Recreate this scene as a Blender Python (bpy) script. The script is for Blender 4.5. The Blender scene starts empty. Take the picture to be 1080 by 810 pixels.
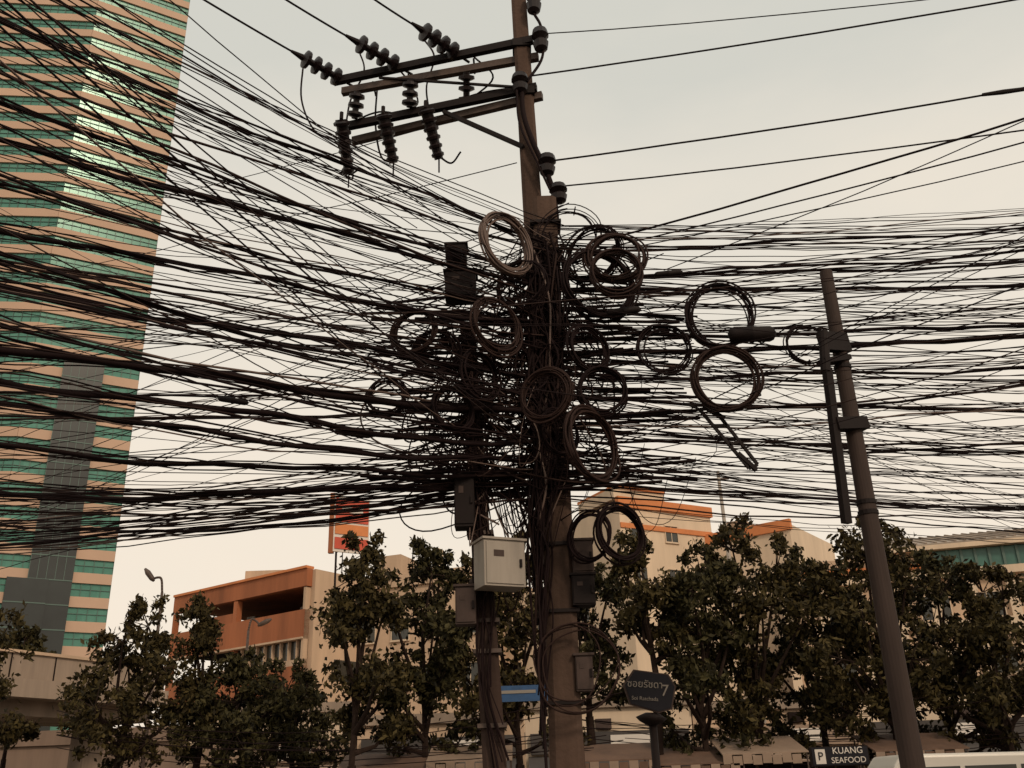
import bpy, bmesh, math, random
import numpy as np
from mathutils import Vector, Matrix, noise
random.seed(7); rnd=random.random; U=random.uniform
S=bpy.context.scene
F=1000.0; PITCH=math.radians(23.3); ROLL=math.radians(-2.0)
CAM=Vector((0,0,1.6))
M=(Matrix.Rotation(math.radians(90)+PITCH,4,'X') @ Matrix.Rotation(ROLL,4,'Z'))
cd=bpy.data.cameras.new("Camera"); cam=bpy.data.objects.new("Camera",cd); S.collection.objects.link(cam)
cam.matrix_world=Matrix.Translation(CAM)@M
cd.sensor_width=36; cd.lens=F/1080*36; cd.clip_end=5000; cd.clip_start=0.05
S.camera=cam
FWD=(M@Vector((0,0,-1))).normalized()
def ray(px,py): return (M.to_3x3()@Vector(((px-540)/F,(405-py)/F,-1)))
def P(px,py,Y):
    d=ray(px,py); return CAM+d*(Y/d.y)
def PZ(px,py,z,ymax=None):
    d=ray(px,py)
    if d.z<1e-3: return P(px,py,ymax or 60)
    p=CAM+d*((z-CAM.z)/d.z)
    if ymax and p.y>ymax: return P(px,py,ymax)
    return p
def depth(p): return (p-CAM).dot(FWD)

# ---------------- materials
def mat(name,col,rough=0.7,var=0.0,scale=3.0,metal=0.0,bump=0.0,island=0.0,spec=0.5,streak=False,col2=None):
    m=bpy.data.materials.new(name); m.use_nodes=True; nt=m.node_tree; b=nt.nodes['Principled BSDF']
    b.inputs['Roughness'].default_value=rough; b.inputs['Metallic'].default_value=metal
    b.inputs['Specular IOR Level'].default_value=spec
    c=(col[0],col[1],col[2],1)
    b.inputs['Base Color'].default_value=c
    tc=nt.nodes.new('ShaderNodeTexCoord')
    if var>0:
        mp=nt.nodes.new('ShaderNodeMapping'); nt.links.new(tc.outputs['Object'],mp.inputs[0])
        if streak: mp.inputs['Scale'].default_value=(1,1,0.12)
        n=nt.nodes.new('ShaderNodeTexNoise'); n.inputs['Scale'].default_value=scale; n.inputs['Detail'].default_value=7
        n.inputs['Roughness'].default_value=0.65
        nt.links.new(mp.outputs[0],n.inputs['Vector'])
        r=nt.nodes.new('ShaderNodeValToRGB'); r.color_ramp.elements[0].position=0.32; r.color_ramp.elements[1].position=0.68
        k=1-var
        d=col2 or (col[0]*k,col[1]*k,col[2]*k)
        r.color_ramp.elements[0].color=(d[0],d[1],d[2],1); r.color_ramp.elements[1].color=c
        nt.links.new(n.outputs['Fac'],r.inputs[0]); nt.links.new(r.outputs[0],b.inputs['Base Color'])
        if bump>0:
            bp=nt.nodes.new('ShaderNodeBump'); bp.inputs['Strength'].default_value=bump; bp.inputs['Distance'].default_value=0.02
            n2=nt.nodes.new('ShaderNodeTexNoise'); n2.inputs['Scale'].default_value=scale*8; n2.inputs['Detail'].default_value=5
            nt.links.new(tc.outputs['Object'],n2.inputs['Vector'])
            nt.links.new(n2.outputs['Fac'],bp.inputs['Height']); nt.links.new(bp.outputs[0],b.inputs['Normal'])
    if island>0:
        g=nt.nodes.new('ShaderNodeNewGeometry'); mx=nt.nodes.new('ShaderNodeMix'); mx.data_type='RGBA'
        k=1-island; d=col2 or (col[0]*k,col[1]*k,col[2]*k)
        mx.inputs[6].default_value=(d[0],d[1],d[2],1); mx.inputs[7].default_value=c
        nt.links.new(g.outputs['Random Per Island'],mx.inputs[0]); nt.links.new(mx.outputs[2],b.inputs['Base Color'])
    return m
m_black=mat('cable_black',(0.011,0.0045,0.0045),0.8,spec=0.15)
m_brown=mat('cable_brown',(0.026,0.012,0.009),0.75,spec=0.2)  # brown look of lit wires, put into the cable colour
m_grey=mat('cable_grey',(0.11,0.068,0.052),0.6)  # paler grey-brown, again a lit wire tone held in the colour
m_conc=mat('pole_concrete',(0.112,0.070,0.052),0.9,0.55,2.2,bump=0.5,streak=True,spec=0.15)
m_conc2=mat('pole_concrete_dark',(0.062,0.039,0.031),0.9,0.5,2.5,bump=0.5,streak=True,spec=0.15)
m_steelp=mat('steel_pole_paint',(0.062,0.042,0.035),0.75,0.55,2.5,streak=True,spec=0.15)
m_steel=mat('galvanised_steel',(0.12,0.085,0.07),0.6,0.5,6,metal=0.3,spec=.3)
m_dsteel=mat('dark_steel',(0.014,0.008,0.007),0.7,0.3,6,spec=.2)
m_ins=mat('porcelain_dark',(0.012,0.006,0.006),0.4,spec=.3)
m_box=mat('painted_box',(0.33,0.28,0.23),0.6,0.3,5,streak=True)
m_gbox=mat('grey_box',(0.075,0.050,0.042),0.7,0.4,5,spec=.2)
m_leaf=mat('leaf',(0.078,0.058,0.020),0.7,island=0.88,spec=0.15)
m_leaf2=mat('leaf_b',(0.060,0.050,0.018),0.7,island=0.88,spec=0.15)
m_bark=mat('bark',(0.035,0.022,0.017),0.95,0.5,5,bump=0.6,spec=.1)
m_cream=mat('cream_wall',(0.58,0.41,0.28),0.9,0.3,0.6,streak=True)
m_white=mat('white_wall',(0.68,0.53,0.385),0.9,0.25,0.5,streak=True)
m_orange=mat('orange_wall',(0.40,0.135,0.055),0.9,0.45,0.7,streak=True)
m_orangel=mat('orange_trim',(0.62,0.22,0.08),0.9,0.2,0.7)
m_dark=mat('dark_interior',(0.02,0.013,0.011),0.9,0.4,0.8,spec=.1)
m_glass=mat('window_glass',(0.05,0.05,0.042),0.2,0.5,0.8)
m_teal=mat('teal_panel',(0.05,0.15,0.12),0.35,0.4,0.4)
m_roof=mat('corrugated_roof',(0.36,0.29,0.23),0.7,0.35,0.8,streak=True)
m_twc=mat('tower_spandrel',(0.56,0.375,0.265),0.75,0.18,0.05)
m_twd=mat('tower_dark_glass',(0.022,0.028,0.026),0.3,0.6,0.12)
m_mull=mat('mullion',(0.07,0.12,0.10),0.5)
m_asph=mat('asphalt',(0.05,0.045,0.042),0.9,0.3,4,bump=0.4)
m_pave=mat('pavement_mat',(0.20,0.16,0.13),0.9,0.3,3,bump=0.3)
m_grnd=mat('ground_mat',(0.14,0.11,0.08),0.95,0.4,0.4)
m_paint=mat('road_paint',(0.7,0.66,0.6),0.8,0.3,6)
m_blue=mat('blue_banner',(0.018,0.075,0.19),0.6,0.4,2)
m_sign=mat('sign_dark_blue',(0.010,0.009,0.014),0.5,0.3,4,spec=.2)
m_dim=mat('sign_dim_text',(0.22,0.19,0.16),0.6)
m_wtxt=mat('sign_white',(0.62,0.56,0.5),0.6)
m_red=mat('billboard_red',(0.55,0.07,0.03),0.6,0.2,1.5)
m_conb=mat('bridge_concrete',(0.33,0.25,0.19),0.9,0.45,0.8,streak=True)
m_lowb=mat('low_wall',(0.22,0.15,0.11),0.9,0.4,0.6,streak=True)
m_awn=mat('awning_beige',(0.30,0.21,0.15),0.8,0.3,1)
m_awng=mat('awning_dark',(0.06,0.05,0.045),0.8,0.3,1)
m_awnb=mat('awning_brown',(0.15,0.085,0.055),0.85,0.4,1.5)
m_van=mat('van_paint',(0.6,0.55,0.48),0.3)
m_tyre=mat('tyre',(0.02,0.02,0.02),0.9)
def tower_glass():
    m=bpy.data.materials.new('tower_glass'); m.use_nodes=True; nt=m.node_tree; b=nt.nodes['Principled BSDF']
    tc=nt.nodes.new('ShaderNodeTexCoord')
    v=nt.nodes.new('ShaderNodeVectorMath'); v.operation='DIVIDE'; v.inputs[1].default_value=(1.5,30,3.8)
    f=nt.nodes.new('ShaderNodeVectorMath'); f.operation='FLOOR'
    w=nt.nodes.new('ShaderNodeTexWhiteNoise'); w.noise_dimensions='3D'
    nt.links.new(tc.outputs['Object'],v.inputs[0]); nt.links.new(v.outputs[0],f.inputs[0]); nt.links.new(f.outputs[0],w.inputs['Vector'])
    r=nt.nodes.new('ShaderNodeValToRGB'); r.color_ramp.elements[0].color=(0.036,0.125,0.098,1); r.color_ramp.elements[1].color=(0.11,0.27,0.215,1)  # panel-to-panel reflection differences put into the base colour as random tones
    n=nt.nodes.new('ShaderNodeTexNoise'); n.inputs['Scale'].default_value=0.06; nt.links.new(tc.outputs['Object'],n.inputs['Vector'])
    a=nt.nodes.new('ShaderNodeMath'); a.operation='MULTIPLY_ADD'; a.inputs[1].default_value=0.35
    s=nt.nodes.new('ShaderNodeMath'); s.operation='MULTIPLY'; s.inputs[1].default_value=0.9
    nt.links.new(n.outputs['Fac'],s.inputs[0]); nt.links.new(w.outputs['Value'],a.inputs[0]); nt.links.new(s.outputs[0],a.inputs[2])
    nt.links.new(a.outputs[0],r.inputs[0]); nt.links.new(r.outputs[0],b.inputs['Base Color'])
    b.inputs['Roughness'].default_value=0.2; b.inputs['Specular IOR Level'].default_value=0.5
    b.inputs['Specular Tint'].default_value=(0.6,0.9,0.78,1)
    return m
m_tglass=tower_glass()

# ---------------- mesh builder
class MB:
    def __init__(s,name,mats): s.name=name; s.mats=mats; s.v=[]; s.f=[]; s.m=[]
    def mi(s,m):
        if m not in s.mats: s.mats.append(m)
        return s.mats.index(m)
    def quadbox(s,pts,m):
        n=len(s.v); s.v+= [tuple(p) for p in pts]; i=s.mi(m)
        for q in ((0,3,2,1),(4,5,6,7),(0,1,5,4),(1,2,6,5),(2,3,7,6),(3,0,4,7)):
            s.f.append(tuple(n+a for a in q)); s.m.append(i)
    def box(s,c,ax,ay,az,m):
        c=Vector(c);ax=Vector(ax);ay=Vector(ay);az=Vector(az)
        s.quadbox([c-ax-ay-az,c+ax-ay-az,c+ax+ay-az,c-ax+ay-az,c-ax-ay+az,c+ax-ay+az,c+ax+ay+az,c-ax+ay+az],m)
    def abox(s,x0,x1,y0,y1,z0,z1,m):
        s.box(((x0+x1)/2,(y0+y1)/2,(z0+z1)/2),((x1-x0)/2,0,0),(0,(y1-y0)/2,0),(0,0,(z1-z0)/2),m)
    def beam(s,p0,p1,w,h,m,up=Vector((0,0,1))):
        p0=Vector(p0);p1=Vector(p1); d=(p1-p0); L=d.length; d.normalize(); a=d.cross(up)
        if a.length<1e-3: a=d.cross(Vector((0,1,0)))
        a.normalize(); b=a.cross(d)
        s.box((p0+p1)/2,d*L/2,a*w/2,b*h/2,m)
    def lathe(s,p0,p1,prof,m,n=12):
        p0=Vector(p0);p1=Vector(p1);d=(p1-p0); L=d.length; d.normalize(); a=d.orthogonal().normalized(); b=d.cross(a)
        i=s.mi(m); base=len(s.v)
        for (t,r) in prof:
            for k in range(n):
                an=2*math.pi*k/n; s.v.append(tuple(p0+d*(L*t)+(a*math.cos(an)+b*math.sin(an))*r))
        for j in range(len(prof)-1):
            for k in range(n):
                k2=(k+1)%n; s.f.append((base+j*n+k,base+j*n+k2,base+(j+1)*n+k2,base+(j+1)*n+k)); s.m.append(i)
        s.f.append(tuple(base+k for k in reversed(range(n)))); s.m.append(i)
        s.f.append(tuple(base+(len(prof)-1)*n+k for k in range(n))); s.m.append(i)
    def cyl(s,p0,p1,r0,r1,m,n=10): s.lathe(p0,p1,[(0,r0),(1,r1)],m,n)
    def prism(s,poly,z0,z1,m,top=None):
        n=len(poly); b=len(s.v)
        for z in (z0,z1):
            for p in poly: s.v.append((p[0],p[1],z))
        i=s.mi(m)
        for k in range(n):
            k2=(k+1)%n; s.f.append((b+k,b+k2,b+n+k2,b+n+k)); s.m.append(i)
        s.f.append(tuple(b+k for k in reversed(range(n)))); s.m.append(i)
        s.f.append(tuple(b+n+k for k in range(n))); s.m.append(s.mi(top) if top else i)
    def done(s,smooth=False,parent=None):
        me=bpy.data.meshes.new(s.name); me.from_pydata(s.v,[],s.f)
        for m in s.mats: me.materials.append(m)
        me.polygons.foreach_set('material_index',s.m)
        bm=bmesh.new(); bm.from_mesh(me); bmesh.ops.recalc_face_normals(bm,faces=bm.faces); bm.to_mesh(me); bm.free()
        if smooth:
            me.polygons.foreach_set('use_smooth',[True]*len(me.polygons))
        o=bpy.data.objects.new(s.name,me); S.collection.objects.link(o)
        if parent: o.parent=parent
        return o
class Fac:
    def __init__(s,mb,p0,p1):
        s.mb=mb; s.p0=Vector((p0[0],p0[1],0)); s.p1=Vector((p1[0],p1[1],0)); s.d=(s.p1-s.p0); s.L=s.d.length; s.d.normalize()
        n=Vector((s.d.y,-s.d.x,0))
        if n.dot(Vector((0,0,0))-s.p0)<0: n=-n
        s.n=n
    def b(s,u0,u1,z0,z1,d0,d1,m):
        o=s.p0
        def q(u,z,d): return o+s.d*u+s.n*d+Vector((0,0,z))
        s.mb.quadbox([q(u0,z0,d0),q(u1,z0,d0),q(u1,z0,d1),q(u0,z0,d1),q(u0,z1,d0),q(u1,z1,d0),q(u1,z1,d1),q(u0,z1,d1)],m)
def curve_obj(name,m,parent=None,res=1):
    cu=bpy.data.curves.new(name,'CURVE'); cu.dimensions='3D'; cu.bevel_depth=1.0; cu.bevel_resolution=res; cu.use_fill_caps=True
    o=bpy.data.objects.new(name,cu); cu.materials.append(m); S.collection.objects.link(o)
    if parent: o.parent=parent
    return cu
def addpoly(cu,pts,r,cyc=False):
    sp=cu.splines.new('POLY'); sp.points.add(len(pts)-1)
    fl=[]
    for p in pts: fl+= [p[0],p[1],p[2],1]
    sp.points.foreach_set('co',fl); sp.points.foreach_set('radius',[r]*len(pts)); sp.use_cyclic_u=cyc; sp.use_smooth=True
def catmull(ctrl,n=8):
    c=[Vector(x) for x in ctrl]; c=[c[0]*2-c[1]]+c+[c[-1]*2-c[-2]]; out=[]
    for i in range(1,len(c)-2):
        for k in range(n):
            t=k/n; a,b,d,e=c[i-1],c[i],c[i+1],c[i+2]
            out.append(0.5*((2*b)+(d-a)*t+(2*a-5*b+4*d-e)*t*t+(3*b-a-3*d+e)*t**3))
    out.append(c[-2]); return out
def empty(name):
    e=bpy.data.objects.new(name,None); S.collection.objects.link(e); e.empty_display_size=0.2; return e

# ---------------- world, sun
w=bpy.data.worlds.new("World"); S.world=w; w.use_nodes=True; nt=w.node_tree; bg=nt.nodes['Background']
SUN_EL=math.radians(36); AZ=math.radians(150)
sky=nt.nodes.new('ShaderNodeTexSky'); sky.sky_type='NISHITA'; sky.sun_disc=False; sky.sun_elevation=SUN_EL; sky.sun_rotation=AZ
sky.dust_density=6; sky.air_density=1.2
tc=nt.nodes.new('ShaderNodeTexCoord'); sx=nt.nodes.new('ShaderNodeSeparateXYZ'); nt.links.new(tc.outputs['Generated'],sx.inputs[0])
nz=nt.nodes.new('ShaderNodeTexNoise'); nz.inputs['Scale'].default_value=2.4; nz.inputs['Detail'].default_value=6
mp=nt.nodes.new('ShaderNodeMapping'); mp.inputs['Scale'].default_value=(1,1,2.5); nt.links.new(tc.outputs['Generated'],mp.inputs[0]); nt.links.new(mp.outputs[0],nz.inputs['Vector'])
ad=nt.nodes.new('ShaderNodeMath'); ad.operation='MULTIPLY_ADD'; ad.inputs[1].default_value=0.55; nt.links.new(nz.outputs['Fac'],ad.inputs[0]); nt.links.new(sx.outputs['Z'],ad.inputs[2])
rp=nt.nodes.new('ShaderNodeValToRGB'); nt.links.new(ad.outputs[0],rp.inputs[0]); cr=rp.color_ramp
cr.elements[0].position=0.28; cr.elements[0].color=(1.0,0.85,0.69,1); cr.elements[1].position=1.0; cr.elements[1].color=(0.68,0.67,0.60,1)
e=cr.elements.new(0.60); e.color=(0.93,0.83,0.695,1)
e=cr.elements.new(0.84); e.color=(0.79,0.745,0.65,1)
mu=nt.nodes.new('ShaderNodeVectorMath'); mu.operation='SCALE'; mu.inputs['Scale'].default_value=0.10; nt.links.new(sky.outputs[0],mu.inputs[0])
mx=nt.nodes.new('ShaderNodeMix'); mx.data_type='RGBA'; mx.inputs[0].default_value=0.95
nt.links.new(mu.outputs[0],mx.inputs[6]); nt.links.new(rp.outputs[0],mx.inputs[7]); nt.links.new(mx.outputs[2],bg.inputs[0]); bg.inputs[1].default_value=1.0
sl=bpy.data.lights.new('Sun','SUN'); sl.energy=1.5; sl.angle=math.radians(10); sl.color=(1,0.80,0.60)
so=bpy.data.objects.new('Sun',sl); S.collection.objects.link(so)
sd=Vector((math.sin(AZ)*math.cos(SUN_EL),math.cos(AZ)*math.cos(SUN_EL),math.sin(SUN_EL)))
so.rotation_euler=sd.to_track_quat('Z','Y').to_euler()
S.view_settings.view_transform='Standard'; S.view_settings.look='None'; S.view_settings.exposure=0

# ---------------- ground
g=MB('ground',[m_grnd]); g.v=[(-2500,-2500,-0.12),(2500,-2500,-0.12),(2500,2500,-0.12),(-2500,2500,-0.12)]; g.f=[(0,1,2,3)]; g.m=[0]; g.done()
def sheet(name,x0,x1,y0,y1,z,m):
    s=MB(name,[m]); s.v=[(x0,y0,z),(x1,y0,z),(x1,y1,z),(x0,y1,z)]; s.f=[(0,1,2,3)]; s.m=[0]; return s
sheet('road',-150,150,-6,8,-0.116,m_asph).done()
sheet('road',-150,150,13.4,25.5,-0.116,m_asph).done()
def pave(x0,x1,y0,y1):
    s=MB('pavement',[m_pave,m_conb]); s.abox(x0,x1,y0+.15,y1-.15,-0.3,0.0,m_pave); s.abox(x0,x1,y0,y0+.148,-0.3,0.012,m_conb); s.abox(x0,x1,y1-.148,y1,-0.3,0.012,m_conb); s.done()
pave(-150,150,8,13.4); pave(-150,150,25.5,41); pave(-150,150,-10,-6)
mk=MB('road_marking',[m_paint])
for i in range(-30,31):
    for y in (1,19.4):
        mk.v+=[(i*4,y,-0.112),(i*4+2,y,-0.112),(i*4+2,y+.12,-0.112),(i*4,y+.12,-0.112)]; n=len(mk.v)-4; mk.f.append((n,n+1,n+2,n+3)); mk.m.append(0)
mk.done()

# ---------------- office tower
tw=MB('office_tower',[m_tglass,m_twc,m_mull,m_twd])
cx=P(143,350,152).x; 
poly=[(cx,156),(cx-15,147),(cx-70,141),(cx-80,190),(cx-20,200)]
H=182
tw.prism(poly,0,H,m_tglass,m_twc)
f1=Fac(tw,poly[0],poly[1]); f2=Fac(tw,poly[1],poly[2])
fl=3.9
nfl=int(H/fl)
for k in range(nfl):
    z=k*fl
    if k>=6: f1.b(0,f1.L+.1,z,z+1.7,0.02,0.35,m_twc)
    else:
        f1.b(0,f1.L,z,z+0.25,0.02,0.19,m_mull)
        if k==5: f1.b(0,f1.L*.6,z,z+1.7,.2,.35,m_twc)
    f2.b(0,f2.L,z,z+1.7,0.02,0.352,m_twc)
    f2.b(0,f2.L,z+2.85,z+2.93,0.02,0.14,m_mull)
    if k>=4: f1.b(0,f1.L,z+2.85,z+2.93,0.02,0.14,m_mull)
u=0.0
while u<f1.L: f1.b(u-.04,u+.04,0,H,0.02,0.16,m_mull); u+=1.5
u=0.0
while u<f2.L: f2.b(u-.04,u+.04,0,H,0.02,0.161,m_mull); u+=1.5
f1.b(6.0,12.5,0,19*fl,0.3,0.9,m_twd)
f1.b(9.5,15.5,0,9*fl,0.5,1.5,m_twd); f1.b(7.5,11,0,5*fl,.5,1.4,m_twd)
for k in range(19):
    f1.b(6.0,12.5,k*fl,k*fl+.18,0.9,0.98,m_mull)
    if k<9: f1.b(9.5,15.5,k*fl,k*fl+.18,1.5,1.58,m_mull)
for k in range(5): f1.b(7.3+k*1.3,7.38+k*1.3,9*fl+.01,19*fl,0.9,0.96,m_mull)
tw.abox(cx-50,cx-25,152,175,H,H+6,m_twc)
tw.done()

# ---------------- orange parking building
pk=MB('parking_building',[m_orange,m_dark,m_cream,m_glass,m_orangel])
ZT=16.0
C=PZ(329,601,ZT); Lp=PZ(190,632,ZT)
dl=(Lp-C); back=Vector((-dl.y,dl.x,0)).normalized(); 
if back.y<0: back=-back
poly=[(C.x,C.y),(Lp.x,Lp.y),((Lp+back*14).x,(Lp+back*14).y),((C+back*14).x,(C+back*14).y)]
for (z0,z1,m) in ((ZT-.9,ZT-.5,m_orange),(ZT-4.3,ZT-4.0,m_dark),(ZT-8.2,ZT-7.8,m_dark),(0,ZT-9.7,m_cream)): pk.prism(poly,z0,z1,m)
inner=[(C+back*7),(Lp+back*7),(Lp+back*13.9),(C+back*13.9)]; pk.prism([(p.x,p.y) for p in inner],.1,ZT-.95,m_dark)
f=Fac(pk,C,Lp); L=f.L
pk2=Fac(pk,C,(C+back*14))
f.b(-.1,L,ZT-1.15,ZT+.05,0.0,0.5,m_orange); f.b(-.1,L,ZT+.05,ZT+.22,-.1,0.62,m_orangel)
f.b(0,L,ZT-4.5,ZT-2.7,0,0.5,m_orange); f.b(0,L,ZT-4.62,ZT-4.5,0.0,0.58,m_cream)
f.b(0,L,ZT-8.6,ZT-6.3,0,0.5,m_orange); f.b(0,L,ZT-8.72,ZT-8.6,0.0,0.58,m_cream)
f.b(0,L*0.62,ZT-6.3,ZT-5.9,0,0.45,m_cream)
for i in (0,2,4):
    u=L*i/4; f.b(u-.2 if i else 0,u+.2 if i<4 else u,0,ZT-1.2,0.0,0.45,m_orange if i else m_cream)
for i in range(1,9):
    u=L*0.5*i/9; f.b(u-.04,u+.04,ZT-5.9,ZT-4.63,0.05,0.3,m_cream)
f.b(L*.0,L*.5,ZT-5.9,ZT-4.63,0.0,0.05,m_glass)
f.b(L*.52,L*.78,ZT-2.7,ZT-2.0,0.1,0.3,m_orange)
for uu in (L*.2,L*.6): f.b(uu,uu+.9,ZT-2.4,ZT-1.7,-3,-2.5,m_box)
pk2.b(0,14,0,ZT,0.0,0.4,m_cream)
for k in range(4): pk2.b(2,5,2+k*3.4,3.4+k*3.4,0.4,0.43,m_glass)
pk.abox(C.x-6,C.x-2,C.y+5,C.y+9,ZT-.5,ZT+1.2,m_cream)
pk.done()

def windows(f,z0,z1,fh,u0,u1,pitch,ww,wh,mg=m_glass,mf=m_white,sill=1.0):
    z=z0
    while z+sill+wh<z1:
        u=u0
        while u+ww<u1:
            f.b(u,u+ww,z+sill,z+sill+wh,0.0,0.03,mg)
            f.b(u-.08,u+ww+.08,z+sill-.12,z+sill-.002,0,0.14,mf)
            f.b(u+ww/2-.03,u+ww/2+.03,z+sill,z+sill+wh,0.03,0.06,mf)
            f.b(u-.06,u-.002,z+sill,z+sill+wh,0,0.09,mf); f.b(u+ww+.002,u+ww+.06,z+sill,z+sill+wh,0,0.09,mf)
            f.b(u-.06,u+ww+.06,z+sill+wh+.002,z+sill+wh+.08,0,0.12,mf)
            if rnd()<0.25: f.b(u+ww+.15,u+ww+.75,z+sill-.2,z+sill+.3,0.0,0.35,m_box)
            u+=pitch
        z+=fh
def simple_block(name,pA,pB,zt,dep,wall,win=None,trim=None):
    mb=MB(name,[wall]); d=(Vector((pB.x-pA.x,pB.y-pA.y,0))).normalized(); bk=Vector((-d.y,d.x,0)); 
    if bk.y<0: bk=-bk
    mb.prism([(pA.x,pA.y),(pB.x,pB.y),((pB+bk*dep).x,(pB+bk*dep).y),((pA+bk*dep).x,(pA+bk*dep).y)],0,zt,wall,m_roof)
    f=Fac(mb,pA,pB)
    f.b(-.15,f.L+.15,zt-.5,zt+.35,-.2,0.2,trim or wall)
    if win: windows(f,win[0],zt-.6,win[1],1.0,f.L-1,win[2],win[3],win[4])
    return mb,f
mb,f=simple_block('apartment_building',PZ(334,622,15.5),PZ(520,600,15.5),15.5,12,m_cream,(0.5,3.3,2.6,1.3,1.4))
f.b(f.L*.35,f.L*.48,15.8,17.4,-3,-.3,m_cream); f.b(f.L*.6,f.L*.63,15.8,18,-3,-2,m_white)
for u in (.1,.3,.52,.8,.9): f.b(f.L*u,f.L*u+.06,15.85,15.85+U(1,2.6),-1.05,-1,m_dsteel)
mb.done()
mb,f=simple_block('apartment_building',PZ(521,640,13.5),PZ(665,610,13.5),13.5,12,m_white,(0.5,3.3,3,1.5,1.4)); mb.done()
zt=23.0
A=PZ(652,528,zt); B=PZ(748,540,zt)
mb,f=simple_block('hotel_building',A,B,zt,10,m_white,(1.0,3.6,3.4,1.2,1.3),m_orangel)
f.b(0,f.L*.55,zt+.35,zt+1.3,-6,-.6,m_white); f.b(0,f.L*.55,zt+1.3,zt+1.5,-6.2,-.4,m_orangel)
f.b(0,f.L,zt-2.2,zt-1.8,0,0.12,m_orangel)
mb.done()
zt=20.6
A=PZ(722,573,zt); B=PZ(832,552,zt)
mb,f=simple_block('hotel_building',A,B,zt,10,m_white,None,m_orangel)
windows(f,11,zt-2,3.4,2.5,f.L*.5,2.2,1.1,1.2)
f.b(f.L*.3,f.L*.5,zt+.36,zt+1.6,-7,-2,m_cream)
mb.done()
zt=17.0
A=PZ(820,572,zt); B=PZ(1260,532,zt)
mb=MB('shopping_mall',[m_cream]); f0=Fac(mb,A,B); d=f0.d; bk=-f0.n
mb.prism([(A.x,A.y),(B.x,B.y),((B+bk*25).x,(B+bk*25).y),((A+bk*25).x,(A+bk*25).y)],0,zt-1.6,m_cream,m_roof)
f=f0; Lm=f.L
f.b(0,Lm,zt-3.4,zt-2.9,0,0.5,m_white)
f.b(Lm*.22,Lm,zt-1.6,zt-1.3,-8,0.9,m_white)
def q(u,z,dd): return f.p0+f.d*u+f.n*dd+Vector((0,0,z))
mb.quadbox([q(Lm*.2,zt-1.3,.9),q(Lm,zt-1.3,.9),q(Lm,zt-1.3,-9),q(Lm*.2,zt-1.3,-9),q(Lm*.2,zt-1.2,.9),q(Lm,zt-1.2,.9),q(Lm,zt+1.4,-9),q(Lm*.2,zt+1.4,-9)],m_roof)
for i in range(int(Lm*.8/0.6)):
    u=Lm*.2+i*.6
    mb.quadbox([q(u,zt-1.2,.9),q(u+.12,zt-1.2,.9),q(u+.12,zt+1.4,-9),q(u,zt+1.4,-9),q(u,zt-1.12,.9),q(u+.12,zt-1.12,.9),q(u+.12,zt+1.48,-9),q(u,zt+1.48,-9)],m_conb)
f.b(Lm*.38,Lm,zt-2.9,zt-1.65,0.0,0.3,m_teal)
for i in range(20):
    u=Lm*(.38+.62*i/19); f.b(u-.08,u+.08,zt-2.88,zt-1.62,.3,.42,m_mull)
f.b(0,Lm*.36,zt-2.6,zt-2.3,0,.2,m_orangel)
f.b(0,Lm,zt-6.6,zt-6.1,0,.35,m_white)
windows(f,3,zt-3.6,3.5,2,Lm-2,3.2,1.8,1.5)
for i in range(12):
    u=Lm*i/11; f.b(u-.3,u+.3,0,zt-3.4,0,.3,m_white)
mb.done()
mb,f=simple_block('low_building',Vector((-48,62,0)),Vector((-14,60,0)),5.6,10,m_lowb,(0.2,2.8,3,1.6,1.3)); mb.done()
shops=[(-14,-7,5.2,m_white,m_awn),(-6.95,0,4.6,m_cream,m_awng),(0.05,7,5.0,m_white,m_awng),(7.05,14,4.7,m_cream,m_awn),(14.05,21,5.3,m_white,m_awng),(21.05,30,4.8,m_cream,m_awn)]
for (x0,x1,h,wl,aw) in shops:
    mb=MB('shop',[wl]); mb.abox(x0,x1,42,50,0,h,wl)
    f=Fac(mb,(x0,42),(x1,42))
    f.b(.3,f.L-.3,0.1,2.5,0,.04,m_dark); f.b(.2,f.L-.2,3.0,3.8,.0,.25,aw)
    f.b(0,f.L,h-.25,h+.15,-.1,.2,m_conb)
    for k in range(4):
        u=.3+(f.L-.6)*k/3; f.b(u-.06,u+.06,.1,2.5,.04,.12,m_steel)
    mb.quadbox([(x0+.1,40.2,2.35),(x1-.1,40.2,2.35),(x1-.1,41.95,2.85),(x0+.1,41.95,2.85),(x0+.1,40.2,2.42),(x1-.1,40.2,2.42),(x1-.1,41.95,2.92),(x0+.1,41.95,2.92)],aw)
    f.b(1,2.4,.8,1.9,.045,.09,m_box); f.b(3.5,5.2,3.1,3.65,.26,.3,m_wtxt)
    for k in range(3):
        u=U(.5,5.5); f.b(u,u+U(.3,.9),3.9,4.3,0.0,.3,random.choice((m_box,m_gbox,m_dark)))
    mb.done()
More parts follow.
